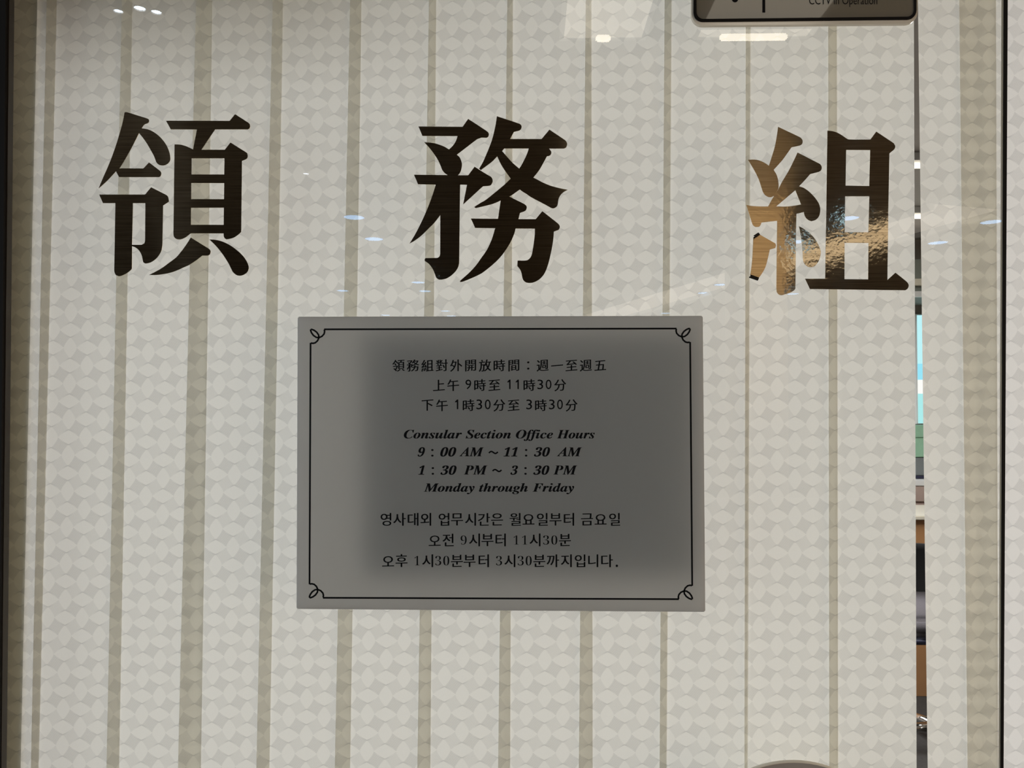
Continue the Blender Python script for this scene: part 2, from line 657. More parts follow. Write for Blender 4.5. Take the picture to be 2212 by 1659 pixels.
def vane(left, right, yL=YF, dy=0.0008):
    """one hanging strip from the columns of its near left edge to those of its far right edge"""
    nseg, nz = 24, 8
    zt, zb = 2.222, 0.03
    yR = yL + dy
    bm = bmesh.new()
    uvl = bm.loops.layers.uv.new('UVMap')
    def edge(pt, pb, y):
        a, b = P(pt, 0, y), P(pb, 1659, y)
        k = (b.x - a.x) / (b.z - a.z)
        return lambda z: a.x + (z - a.z) * k
    eL, eR = edge(*left, yL), edge(*right, yR)
    off_u = random.uniform(0.005, 0.011)
    off_v = random.uniform(-0.003, 0.003)
    W = math.hypot(eR(EYE) - eL(EYE), yL - yR)
    rows = []
    for j in range(nz + 1):
        z = zb + (zt - zb) * j / nz
        r = []
        for i in range(nseg + 1):
            t = i / nseg
            x = eL(z) + (eR(z) - eL(z)) * t
            y = yL - 0.0016 * max(0.0, 1 - t / 0.22) ** 2 + (yR - yL) * min(1.0, max(0.0, (t - 0.6) / 0.25))
            r.append((bm.verts.new((x, y, z)), (W * (1 - t) - off_u, z + off_v)))
        rows.append(r)
    for j in range(nz):
        for i in range(nseg):
            q = (rows[j][i], rows[j][i + 1], rows[j + 1][i + 1], rows[j + 1][i])
            f = bm.faces.new([v for v, _ in q])
            f.smooth = True
            for lp, (_, t) in zip(f.loops, q):
                lp[uvl].uv = t
    me = bpy.data.meshes.new('vane')
    bm.to_mesh(me)
    bm.free()
    return link('vane', me, M['fabric'], blind)


VANES = [((83, 47), (125, 86)), ((103, 69), (288, 259)), ((265, 232), (460, 435)), ((425, 386), (613, 583)),
         ((590, 555), (782, 757)), ((757, 724), (943, 930)), ((927, 902), (1108, 1102)), ((1096, 1076), (1277, 1280)),
         ((1265, 1250), (1450, 1439)), ((1435, 1424), (1620, 1613)), ((1610, 1607), (1806, 1809)), ((1787.5, 1790), (1974, 1980))]
for k in range(4):  # copies stacked behind one vane, added to darken the left edge
    vane((-60 - 20 * k, -95 - 20 * k), (86 - k, 50 - k), YF + 0.001 + 0.0014 * k)
for l_, r_ in VANES:
    vane(l_, r_)
vane((1981, 2002), (2150, 2155))
vane((2070, 2088), (2262, 2285))
vane((2245, 2268), (2440, 2465))
vane((2420, 2445), (2620, 2645))

# ------------------------------------------------------------------ gold characters on the door
S = 1659 / 200.0                # zoom of the close-ups the outlines were traced from
YC = -0.0004


def at(ox, oy, pts):
    return [(ox + x / S, oy + y / S) for x, y in pts]


A = lambda *p: at(200, 230, p)
B = lambda *p: at(370, 230, p)
C_ = lambda *p: at(200, 410, p)
D_ = lambda *p: at(370, 410, p)
E_ = lambda *p: at(880, 245, p)
F_ = lambda *p: at(1050, 245, p)
G_ = lambda *p: at(880, 420, p)
H_ = lambda *p: at(1050, 420, p)
I_ = lambda *p: at(1605, 265, p)
J_ = lambda *p: at(1785, 265, p)
K_ = lambda *p: at(1605, 445, p)
L_ = lambda *p: at(1785, 445, p)


def stroke(parent, polys, label=None):
    bm = bmesh.new()
    for loops in polys:
        add_fill(bm, [smooth_loop(l) for l in loops], YC, 0.0003)
    o = bm_to('stroke', bm, M['film'], parent)
    world_uv(o)
    if label:
        o['label'] = label
    return o


ch = thing('chinese_character', P(376, 600, 0), 'large dark brown character 領 stuck at upper left of the glass door', 'lettering', 'characters on the door')
stroke(ch, [[A((570, 125), (530, 320), (490, 460), (430, 660), (350, 890), (270, 1090), (190, 1270), (108, 1465),
               (180, 1405), (300, 1290), (418, 1160), (475, 1265), (1190, 1265), (1215, 1250), (1228, 1220), (1228, 1185),
               (1210, 1155), (1010, 1003), (910, 1110), (480, 1108), (560, 985), (660, 810), (760, 620), (832, 475),
               (900, 560), (970, 660), (1040, 780), (1100, 890), (1130, 970), (1150, 1010), (1190, 1045), (1245, 1057),
               (1300, 1050), (1350, 1020), (1385, 975), (1392, 930), (1380, 840), (1340, 730), (1280, 630), (1190, 530),
               (1090, 455), (990, 410), (878, 390), (925, 325), (985, 300), (1008, 280), (1013, 250), (1000, 225),
               (980, 215), (610, 100), (590, 98), (575, 108))]])
stroke(ch, [[C_((118, 85), (185, 238), (408, 238), (388, 1450), (395, 1490), (420, 1530), (470, 1550), (530, 1535),
                (610, 1495), (670, 1450), (703, 1415), (706, 1010), (760, 1030), (810, 1065), (850, 1115), (880, 1175),
                (895, 1240), (905, 1290), (930, 1315), (965, 1320), (1040, 1300), (1120, 1250), (1190, 1170), (1235, 1080),
                (1250, 990), (1262, 280), (1370, 210), (1350, 120), (1325, 95), (1048, -46), (940, 85)),
             C_((722, 238), (706, 985), (880, 985), (925, 960), (940, 920), (945, 238))]])
stroke(ch, [[B((-95, 255), (-10, 410), (460, 410), (390, 770), (310, 730), (230, 700), (150, 682), (58, 680))
             + D_((38, 790), (45, 835), (75, 870), (120, 888), (180, 885), (250, 855), (305, 815), (345, 780), (938, 780),
                  (940, 830), (955, 865), (985, 887), (1040, 880), (1120, 855), (1190, 810), (1252, 755))
             + B((1265, 975), (1345, 940), (1366, 910), (1368, 870), (1355, 830), (1060, 645), (958, 775), (540, 775),
                 (785, 410), (1370, 410), (1400, 395), (1412, 360), (1405, 315), (1380, 290), (1143, 138), (1045, 258)),
             B((365, 928), (362, 1218), (948, 1218), (953, 928)),
             B((358, 1370)) + D_((356, 166), (945, 168)) + B((948, 1372)),
             D_((353, 322), (350, 626), (938, 628), (942, 320))]])
stroke(ch, [[D_((348, 855), (680, 1062), (698, 1085), (704, 1115), (695, 1150), (670, 1172), (640, 1178), (555, 1178),
                (450, 1260), (330, 1340), (200, 1400), (100, 1445), (0, 1480))
             + C_((1300, 1505), (1150, 1525), (1012, 1525), (1140, 1460), (1260, 1390), (1380, 1300))
             + D_((83, 1215), (170, 1115), (250, 1010), (310, 920))]])
stroke(ch, [[D_((680, 890), (760, 893), (860, 910), (960, 945), (1070, 1005), (1180, 1085), (1280, 1180), (1350, 1280),
                (1385, 1370), (1385, 1420), (1360, 1475), (1310, 1515), (1250, 1538), (1190, 1535), (1140, 1510),
                (1105, 1475), (1080, 1430), (1020, 1310), (930, 1170), (830, 1040), (750, 955))]])

ch = thing('chinese_character', P(1055, 610, 0), 'large dark brown character 務 stuck at top centre of the glass door', 'lettering', 'characters on the door')
stroke(ch, [
    [E_((198, 233), (270, 403), (900, 405), (875, 480), (840, 545), (795, 600), (745, 645), (680, 605), (600, 570),
        (500, 538), (400, 522), (300, 517), (370, 590), (450, 690), (520, 790), (570, 880), (600, 950), (620, 1005),
        (660, 1060), (725, 1108), (905, 1110), (950, 1050), (973, 970), (978, 910), (965, 850), (935, 785), (885, 740),
        (1250, 460), (1420, 437), (1448, 420), (1460, 385), (1455, 350), (1435, 325), (1090, 98), (988, 240))],
    [E_((118, 1098), (190, 1268), (508, 1275), (470, 1400), (430, 1520))
     + G_((360, 250), (300, 390), (220, 560), (130, 730), (38, 880), (150, 815), (270, 720), (380, 610), (480, 510),
          (590, 370), (588, 1070), (575, 1110), (540, 1138), (328, 1140), (310, 1160), (310, 1190), (380, 1240),
          (430, 1300), (470, 1370), (500, 1450), (520, 1495), (560, 1525), (620, 1525), (700, 1505), (790, 1450),
          (870, 1370), (915, 1290), (928, 1230), (938, 300))
     + E_((945, 1275), (1068, 1278), (1000, 1630), (1355, 1305), (1470, 1295), (1505, 1275), (1528, 1225), (1522, 1170),
          (1495, 1135), (1410, 1085), (1205, 955), (1088, 1110))],
    [F_((193, 50), (600, 185), (630, 210), (637, 245), (625, 285), (600, 305), (500, 330), (430, 458), (995, 458),
        (1135, 290), (1430, 490), (1450, 530), (1450, 570), (1435, 610), (1400, 628), (1130, 630), (1165, 680),
        (1170, 710), (1155, 745), (1125, 762), (1092, 765), (1030, 880), (950, 1020), (848, 1148), (990, 1225),
        (1140, 1290), (1300, 1335), (1465, 1368), (1390, 1410), (1330, 1470), (1295, 1550))
     + H_((1285, 180), (1260, 225), (1215, 247), (1170, 243), (1120, 215), (960, 130), (800, 45))
     + F_((720, 1440), (660, 1405), (605, 1363), (420, 1490)) + H_((262, 108), (170, 150), (83, 180))
     + G_((1350, 215), (1225, 245), (1198, 225)) + E_((1300, 1610), (1410, 1545))
     + F_((180, 1400), (330, 1275), (440, 1168), (340, 1030), (260, 900), (200, 770), (100, 870), (0, 945), (-95, 1015),
          (-125, 990), (-60, 880), (0, 745), (60, 600), (110, 460), (150, 300), (180, 150)),
     F_((325, 628), (288, 675), (380, 780), (480, 890), (595, 988), (640, 915), (690, 820), (735, 720), (765, 628))],
    [H_((262, 108), (420, 40), (690, 175), (722, 205), (730, 240), (715, 280), (690, 300), (608, 330), (580, 443), (890, 443),
        (1008, 300), (1300, 530), (1320, 565), (1318, 600), (1300, 635), (1215, 665), (1205, 800), (1180, 960), (1140, 1150),
        (1100, 1290), (1050, 1410), (980, 1500), (900, 1555), (820, 1583), (740, 1583), (690, 1560), (660, 1520),
        (645, 1470), (635, 1410), (605, 1340), (560, 1285), (565, 1185), (710, 1185), (760, 1165), (800, 1120),
        (825, 1050), (850, 900), (870, 740), (875, 612), (530, 610), (510, 690), (470, 790), (420, 890), (350, 1000),
        (250, 1130), (150, 1230), (0, 1355))
     + G_((1300, 1430), (1150, 1500), (1000, 1560), (950, 1570), (940, 1550), (1010, 1490), (1120, 1390), (1230, 1270),
          (1330, 1130), (1420, 1000))
     + H_((83, 850), (120, 750), (162, 605)) + G_((1215, 600), (1138, 432)) + H_((213, 437))]])

ch = thing('chinese_character', P(1790, 630, 0), 'large shiny gold character 組 stuck at upper right of the glass door, peeling', 'lettering', 'characters on the door')
stroke(ch, [
    [I_((630, 75), (1030, 265), (1060, 300), (1070, 340), (1060, 380), (1020, 408), (870, 440), (780, 570), (690, 690),
        (550, 845), (600, 930), (630, 1030), (638, 1130), (630, 1190), (560, 1310), (500, 1335), (440, 1325), (390, 1290),
        (355, 1235), (330, 1160), (280, 1010), (200, 850), (90, 665), (200, 660), (300, 680), (390, 720), (465, 770),
        (520, 600), (570, 430), (605, 250))],
    [I_((978, 535), (1380, 740), (1405, 775), (1413, 820), (1395, 860), (1360, 880), (1205, 920), (1100, 1040),
        (1005, 1140), (1090, 1170), (1190, 1240), (1290, 1345), (1360, 1450), (1385, 1540))
     + K_((1386, 60), (1375, 150), (1345, 210), (1300, 250), (1230, 272), (1180, 255), (1130, 215), (1100, 160),
          (1090, 108), (958, 140), (950, 500), (940, 1480), (910, 1515), (850, 1550), (760, 1580), (690, 1600),
          (640, 1585), (605, 1540), (598, 1480), (612, 265), (540, 272), (330, 297), (315, 340), (290, 372), (230, 375),
          (185, 350), (160, 300), (120, 170), (60, -20))
     + I_((150, 1490), (300, 1500), (450, 1500), (540, 1340), (640, 1180), (700, 1060), (820, 860), (920, 660)),
     I_((938, 1210), (750, 1370), (595, 1500), (750, 1503), (900, 1490), (1040, 1465))]])
stroke(ch, [[K_((280, 500), (580, 670), (592, 710), (575, 755), (480, 780), (470, 830), (440, 960), (400, 1100),
                (340, 1210), (275, 1300), (130, 1235), (150, 1100), (170, 900), (185, 560))]])
stroke(ch, [[K_((1003, 363), (1110, 420), (1200, 490), (1290, 590), (1350, 690), (1390, 790), (1395, 840), (1375, 940),
                (1330, 1030), (1280, 1080), (1210, 1097), (1150, 1080), (1100, 1030), (1075, 960), (1070, 850),
                (1050, 640), (1030, 500))]])
stroke(ch, [[J_((20, 142), (90, 148), (180, 172), (270, 220), (340, 268), (390, 300), (790, 302), (895, 160), (1210, 370),
                (1230, 405), (1235, 440), (1215, 480), (1130, 550))
             + L_((1112, 0), (1095, 1325), (1240, 1195), (1450, 1365), (1473, 1405), (1475, 1440), (1455, 1485), (1415, 1510))
             + K_((1200, 1487), (1113, 1303)) + L_((-20, 1303), (2, 20)),
             J_((355, 487), (345, 1128), (770, 1135), (788, 490)),
             J_((338, 1318)) + L_((330, 470), (755, 470)) + J_((772, 1318)),
             L_((328, 660), (325, 1310), (750, 1315), (757, 662))]])


def curl(p0, p1, r, mat):
    """corner of the film rolled up on itself, off the glass"""
    a, b = P(*p0, YC), P(*p1, YC)
    d = (b - a).normalized()
    n1 = Vector((0, -1, 0))
    n2 = d.cross(n1)
    bm = bmesh.new()
    rings = []
    for e in (a, b):
        rings.append([bm.verts.new(e + n1 * (r - r * math.cos(t)) + n2 * (r * math.sin(t)))
                      for t in [i * math.radians(300) / 12 for i in range(13)]])
    for i in range(12):
        bm.faces.new((rings[0][i], rings[0][i + 1], rings[1][i + 1], rings[1][i]))
    o = bm_to('peeled_corner', bm, mat, ch, True)
    o['label'] = 'curled up dark foil corner'
    return o


curl((1605 + 112 / S, 445 + 1262 / S), (1605 + 262 / S, 445 + 1315 / S), 0.0016, M['foil_back'])
curl((1605 + 190 / S, 445 + 560 / S), (1605 + 278 / S, 445 + 505 / S), 0.0014, M['foil_back'])

# ------------------------------------------------------------------ office hours plaque
YP = -0.006
plaque = thing('office_hours_plaque', P(1080, 1320, 0), 'grey acrylic office hours plaque with black border fixed on the glass door', 'sign')
bm = bmesh.new()
add_prism(bm, [P(642.5, 684, YP), P(1518.5, 682, YP), P(1524, 1322.5, YP), P(640, 1316, YP)], 0.0055)
bmesh.ops.bevel(bm, geom=bm.edges[:], offset=0.0009, segments=2, affect='EDGES')
bm_to('board', bm, M['plaque'], plaque)
quad_prism('backing_sheet', [(792, 722), (1500, 722), (1500, 1238), (792, 1238)], GLASS_T + 0.0005, 0.0006, M['backing'], plaque)
YI = YP - 0.00015
CR = [(671, 711.5), (1490.6, 709.7), (1495.5, 1294.4), (668.5, 1291.2)]
FL = [(29.5, 0.6), (30.2, 5), (29, 10), (24.5, 15), (18, 17.9), (12, 17.2), (6, 13), (2, 7.5), (0.2, 3), (0, 0)]
FL2 = [(0, 0), (3, 0.2), (7.5, 2), (13, 6), (17.2, 12), (17.9, 18), (15, 24.5), (10, 29), (5, 30.2), (0.6, 29.5)]
SG = [(1, 1), (-1, 1), (-1, -1), (1, -1)]
for (cx, cy), (sx, sy) in zip(CR, SG):
    bm = bmesh.new()
    for f in (FL, FL2):
        ribbon(bm, [(cx + sx * x, cy + sy * y) for x, y in f], 3.7, YI)
    bm_to('corner_flourish', bm, M['ink'], plaque)
for i in range(4):
    (ax, ay), (bx, by) = CR[i], CR[(i + 1) % 4]
    d = Vector((bx - ax, by - ay)).normalized() * 29.0
    bm = bmesh.new()
    ribbon(bm, [(ax + d.x, ay + d.y), (bx - d.x, by - d.y)], 3.8, YI)
    bm_to('border_line', bm, M['ink'], plaque)


def text_line(items):
    bm = bmesh.new()
    for it in items:
        if 'tilde' in it:
            x0, x1, ym = it['tilde']
            w_ = x1 - x0
            ribbon(bm, [(x0 + w_ * k / 16, ym + 1.2 - 3.2 * math.sin((k / 16) * 2 * math.pi) * 0.85 + 2.4 * (0.5 - k / 16)) for k in range(17)], 3.2, YI)
            continue
        if 'one' in it:
            cx, t, b = it['one']
            add_fill(bm, [[(cx + 2.6, t), (cx + 2.6, b), (cx - 0.4, b), (cx - 0.4, t + 5.2), (cx - 4.2, t + 6.6), (cx - 4.2, t + 4.2), (cx, t)]], YI, 0.00004)
            continue
        put(bm, y=YI, **it)
    return bm_to('text_line', bm, M['ink'], plaque)


HAN, KOR = 27.5, 30.5


def han(s, cx, cy):
    return dict(s=s, cx=cx, cy=cy, em=HAN, rise=0.085, fat=0.45)


def dig(s, cx, top, base, wide=12.5):
    if s == '1':
        return dict(s='1', one=(cx, top, base), y_=0)
    w_ = wide
    return dict(s=s, x0=cx - w_ / 2, x1=cx + w_ / 2, top=top, base=base)


def kor(s, cx, cy):
    return dict(s=s, cx=cx, cy=cy, em=KOR, rise=0.02, fat=0.5)


def sdig(s, cx, top, base):
    w_ = 13.0 * (0.85 if s == '1' else 1.0)
    return dict(s=bold_italic(s), x0=cx - w_ / 2, x1=cx + w_ / 2, top=top, base=base, offset=-0.016)


text_line([han(c, 861 + 31.12 * i, 789.5) for i, c in enumerate('領務組對外開放時間：週一至週五')])
text_line([han('上', 948.2, 832), han('午', 979, 832), dig('9', 1011.7, 820, 840.5), han('時', 1037, 832), han('至', 1067.9, 832),
           dig('1', 1100.3, 820, 840.5), dig('1', 1118.2, 820, 840.5), han('時', 1143.5, 832), dig('3', 1167, 820, 840.5),
           dig('0', 1185, 820, 840.5), han('分', 1210, 832)])
text_line([han('下', 923.4, 875.5), han('午', 954.8, 875.5), dig('1', 987.3, 863, 884), han('時', 1012.3, 875.5), dig('3', 1035.3, 863, 884),
           dig('0', 1053.6, 863, 884), han('分', 1078.5, 875.5), han('至', 1109.5, 875.5), dig('3', 1143, 863, 884), han('時', 1168.5, 875.5),
           dig('3', 1192, 863, 884), dig('0', 1209.6, 863, 884), han('分', 1234.6, 875.5)])


def eng(s, x0, x1, top, base, shear=0.0, **kw):
    return dict(s=bold_italic(s), x0=x0, x1=x1, top=top, base=base, shear=shear, fat=0.35, **kw)


CAPR = 0.70                     # cap height of the lettering, in ems
text_line([eng('Consular', 872.6, 997.5, 928.2, 947, ref=CAPR), eng('Section', 1006, 1103.4, 928.2, 947, ref=CAPR),
           eng('Office', 1114.6, 1194.3, 928.2, 947, ref=CAPR), eng('Hours', 1203, 1284.5, 928.2, 947, ref=CAPR)])
SH = 0.26


def colon(x, y0, y1):
    return dict(s=':', x0=x - 2.7, x1=x + 2.7, top=y0, base=y1, shear=0.0)


text_line([eng('9', 902.5, 917.7, 966, 986, SH), colon(934, 970, 986), eng('00', 951.3, 985.3, 966, 986, SH),
           eng('AM', 992.4, 1045, 966, 985.6), dict(s='~', tilde=(1056, 1075.5, 976.2)),
           eng('11', 1088, 1118, 966, 986, SH), colon(1136.5, 970, 986), eng('30', 1153.7, 1187.8, 966, 986, SH),
           eng('AM', 1203, 1257, 966, 985.6)])
text_line([eng('1', 903.9, 917, 1005.5, 1025.4, SH), colon(935, 1009, 1025.3), eng('30', 951.7, 985.9, 1005.5, 1025.4, SH),
           eng('PM', 1002, 1053, 1005.5, 1025), dict(s='~', tilde=(1064, 1083.3, 1015.2)),
           eng('3', 1102.8, 1118.7, 1005.5, 1025.4, SH), colon(1135.2, 1009, 1025.3), eng('30', 1152.2, 1186.4, 1005.5, 1025.4, SH),
           eng('PM', 1195.4, 1246.8, 1005.5, 1025)])
text_line([eng('Monday', 915.7, 1025, 1043.5, 1062, ref=CAPR), eng('through', 1035, 1140, 1043.5, 1062, ref=CAPR),
           eng('Friday', 1150.6, 1240, 1043.5, 1062, ref=CAPR)])
text_line([kor(c, x, 1122) for c, x in zip('영사대외업무시간은월요일부터금요일',
          (833.7, 863, 892.3, 919.8, 959, 987.3, 1016.4, 1045.5, 1073.8, 1113, 1141.6, 1171.5, 1200, 1229, 1268, 1297.3, 1327.6))])
text_line([kor('오', 939, 1168), kor('전', 968, 1166.5), sdig('9', 1001.5, 1156.7, 1176.6), kor('시', 1025, 1166.5), kor('부', 1053, 1166.5),
           kor('터', 1081.5, 1166.5), sdig('1', 1115, 1156.7, 1176.6), sdig('1', 1133.3, 1156.7, 1176.6), kor('시', 1155.7, 1166.5),
           sdig('3', 1179.7, 1156.7, 1176.6), sdig('0', 1197.4, 1156.7, 1176.6), kor('분', 1220.4, 1166.5)])
text_line([kor('오', 838.4, 1212.5), kor('후', 867.3, 1211), sdig('1', 900.8, 1201, 1221.5), kor('시', 923.8, 1211.5), sdig('3', 946.6, 1201, 1221.5),
           sdig('0', 964, 1201, 1221.5), kor('분', 987, 1211.5), kor('부', 1014.4, 1211.5), kor('터', 1045, 1211.5), sdig('3', 1078, 1201, 1221.5),
           kor('시', 1101.4, 1211.5), sdig('3', 1124.8, 1201, 1221.5), sdig('0', 1142, 1201, 1221.5), kor('분', 1165, 1211.5),
           kor('까', 1194.3, 1211.5), kor('지', 1223.4, 1211.5), kor('입', 1253, 1211.5), kor('니', 1281.4, 1211.5), kor('다', 1311.3, 1211.5),
           dict(s='.', x0=1330, x1=1335, top=1219.5, base=1224.5)])

# ------------------------------------------------------------------ cctv sign at the top edge
sign = thing('cctv_sign', P(1740, 52, 0), 'grey black-rimmed CCTV sign stuck at the top right of the glass door', 'sign')


def rrect(x0, x1, ytl, ybl, ybr, r, n=6):
    """photo-pixel outline of a plate with rounded corners whose lower edge runs from ybl to ybr"""
    pts = []
    def arc(cx, cy, a0):
        for i in range(n + 1):
            t = math.radians(a0 + 90 * i / n)
            pts.append((cx + r * math.cos(t), cy + r * math.sin(t)))
    arc(x1 - r, ybr - r, 0)
    arc(x0 + r, ybl - r, 90)
    arc(x0 + r, ytl + r, 180)
    arc(x1 - r, ytl + r, 270)
    return pts


def plate(name, pts, y, dy, mat, hole=None):
    bm = bmesh.new()
    add_fill(bm, [pts] + ([list(reversed(hole))] if hole else []), y, dy)
    return bm_to(name, bm, mat, sign)


YS = -0.004
plate('bezel', rrect(1494, 1982, -190, 55, 51, 24), YS, 0.0038, M['clear_bezel'])
plate('rim', rrect(1498.5, 1980, -186, 46.5, 41.8, 20), YS - 0.0012, 0.0012, M['black'], rrect(1504.5, 1974.5, -180, 40.8, 36, 15))
plate('face', rrect(1504.5, 1974.5, -180, 40.8, 36, 15), YS - 0.0006, 0.0006, M['sign_grey'])
YT = YS - 0.0008
bm = bmesh.new()
put(bm, 'CCTV in Operation', YT, x0=1748, x1=1895, top=-9.5, base=9.3, ref=0.73, offset=-0.004)
bm_to('text_line', bm, M['ink'], sign)
bm = bmesh.new()
add_fill(bm, [[(1647, -60), (1653, -60), (1653, 27), (1647, 27)]], YT, 0.0001)
add_fill(bm, [[(1588 + 7 * math.cos(i * math.pi / 8), -3 + 8 * math.sin(i * math.pi / 8)) for i in range(16)]], YT, 0.0001)
add_fill(bm, [[(1560, -110), (1700, -70), (1690, -40), (1550, -80)]], YT, 0.0001)
bm_to('camera_pictogram', bm, M['ink'], sign)

# ------------------------------------------------------------------ round fitting at the bottom edge
CX, CY, RR = 1716, 1642 + 246, 246
fit = thing('round_door_fitting', P(CX, CY, 0), 'round chrome-rimmed plate cut off by the bottom edge of the picture', 'fitting')
c0 = P(CX, CY, 0)
Rm = (P(CX + RR, CY, 0) - P(CX - RR, CY, 0)).x / 2


def lathe_y(name, prof, mat, n=96):
    """turned about the line through the plate centre, towards the viewer; prof = (radius, out)"""
    bm = bmesh.new()
    rings = []
    for r, h in prof:
        rings.append([bm.verts.new((c0.x + r * math.cos(2 * math.pi * i / n), -h, c0.z + r * math.sin(2 * math.pi * i / n))) for i in range(n)])
    for a, b in zip(rings, rings[1:]):
        for i in range(n):
            bm.faces.new((a[i], a[(i + 1) % n], b[(i + 1) % n], b[i]))
    if prof[-1][0] < 0.01:
        bm.faces.new(rings[-1])
    return bm_to(name, bm, mat, fit, True)


px = Rm / RR
lathe_y('rim', [(Rm, 0.0003), (Rm, 0.0025), (Rm - 1.2 * px, 0.0036), (Rm - 2.4 * px, 0.0036), (Rm - 3.6 * px, 0.0028), (Rm - 3.6 * px, 0.0003)], M['cream'])  # cream colour stands in for bright reflections on the chrome rim
lathe_y('band', [(Rm - 3.6 * px, 0.0026), (Rm - 14 * px, 0.0022)], M['dull_steel'])
lathe_y('inner_rim', [(Rm - 14 * px, 0.0022), (Rm - 15 * px, 0.0036), (Rm - 17 * px, 0.0036), (Rm - 18 * px, 0.0022)], M['chrome'])
lathe_y('face', [(Rm - 18 * px, 0.0022), (0.005, 0.0022)], M['cream'])

# ------------------------------------------------------------------ lobby lamps mirrored in the door
DL = [(765, 468), (808, 515), (1832, 470), (2142, 478), (2026, 523), (1722, 521), (1557, 614), (1521, 632), (1437, 676),
      (1583, 676), (1712, 634), (962, 671), (975, 682), (918, 628), (740, 627), (903, 609), (832, 680)]
WH = ['largest bluish mirrored downlight in the glass between the left and middle characters',
      'bluish mirrored downlight just left of the middle character, lower of the pair there',
      'bluish mirrored downlight inside the middle window of the right character',
      'bluish mirrored downlight on the dark strip beside the black seal',
      'bluish mirrored downlight on the strip right of the blind gap',
      'bluish mirrored downlight beside the teardrop stroke of the right character',
      'small bluish mirrored downlight left below the right character, higher of the pair there',
      'small bluish mirrored downlight left below the right character, lower of the pair there',
      'small bluish mirrored downlight right above the top edge of the plaque, near its right end',
      'small bluish mirrored downlight just right of the plaque top right corner',
      'small bluish mirrored downlight under the foot of the right character',
      'small bluish mirrored downlight above the plaque, left one of the close pair',
      'small bluish mirrored downlight above the plaque, right one of the close pair',
      'small bluish mirrored downlight below the left tail of the middle character',
      'small faint mirrored downlight above the plaque, left of the middle character',
      'small faint mirrored downlight touching the lower left of the middle character',
      'tiny faint mirrored downlight on the top edge of the plaque, left half']


def downlight(loc, r, label, strength='lamp_cool'):
    t = thing('downlight', loc, label, 'ceiling lamp', 'round downlights in the lobby ceiling')
    bm = bmesh.new()
    rings = []
    n = 24
    for rr, h in ((r * 1.25, 0), (r * 1.25, -0.004), (r * 1.02, -0.006), (r * 1.0, -0.001)):
        rings.append([bm.verts.new((loc.x + rr * math.cos(2 * math.pi * i / n), loc.y + rr * math.sin(2 * math.pi * i / n), loc.z + h)) for i in range(n)])
    for a, b in zip(rings, rings[1:]):
        for i in range(n):
            bm.faces.new((a[i], a[(i + 1) % n], b[(i + 1) % n], b[i]))
    bm_to('trim_ring', bm, M['dull_steel'], t)
    bm = bmesh.new()
    bm.faces.new([bm.verts.new((loc.x + r * math.cos(2 * math.pi * i / n), loc.y + r * math.sin(2 * math.pi * i / n), loc.z - 0.003)) for i in range(n)])
    bm_to('lens', bm, M[strength], t)
    return t


for (x, y), lab in zip(DL, WH):
    downlight(mirror_ceiling(x, y), 0.055, lab)
downlight(Vector((KEY.x, KEY.y, CEIL)), 0.06, 'round downlight in the lobby ceiling nearest the left door jamb')


for (x, y, r, lab) in ((256, 20, 0.011, 'added white spotlight mirrored as glare at top left, leftmost of the three'),
                       (302, 14, 0.014, 'added white spotlight mirrored as glare at top left, middle of the three'),
                       (338, 22, 0.012, 'added white spotlight mirrored as glare at top left, rightmost of the three'),
                       (661, 373, 0.012, 'lone added white spotlight mirrored as glare between the left and middle characters')):
    downlight(mirror_ceiling(x, y), r, lab, 'glare_spot')  # added spots whose mirror images stand in for glare on the fabric


def panel_lamp(px_corners, label, bw):
    c = [mirror_ceiling(*q) for q in px_corners]
    lo = Vector((min(p.x for p in c), min(p.y for p in c), CEIL))
    hi = Vector((max(p.x for p in c), max(p.y for p in c), CEIL))
    ctr = (lo + hi) / 2
    t = thing('ceiling_panel_lamp', ctr, label, 'ceiling lamp', 'square panel lamps in the lobby ceiling')
    bm = bmesh.new()
    e = 0.012
    add_box(bm, (lo.x - e, lo.y - e, CEIL - 0.006), (hi.x + e, lo.y, CEIL))
    add_box(bm, (lo.x - e, hi.y, CEIL - 0.006), (hi.x + e, hi.y + e, CEIL))
    add_box(bm, (lo.x - e, lo.y, CEIL - 0.006), (lo.x, hi.y, CEIL))
    add_box(bm, (hi.x, lo.y, CEIL - 0.006), (hi.x + e, hi.y, CEIL))
    bm_to('frame', bm, M['white_metal'], t)
    box('diffuser', (lo.x, lo.y, CEIL - 0.003), (hi.x, hi.y, CEIL - 0.001), M['lamp_warm'], t)
    box('bulb', (ctr.x - bw, lo.y + 0.005, CEIL - 0.02), (ctr.x + bw, lo.y + 0.022, CEIL - 0.004), M['lamp_hot'], t, 0.004)
    return t


panel_lamp([(1218, 78), (1386, 78), (1230, -40), (1400, -40)], 'square warm panel lamp mirrored at the top centre of the glass', 0.02)
panel_lamp([(1542, 75), (1742, 75), (1560, -40), (1740, -40)], 'square warm panel lamp mirrored below the CCTV sign', 0.09)

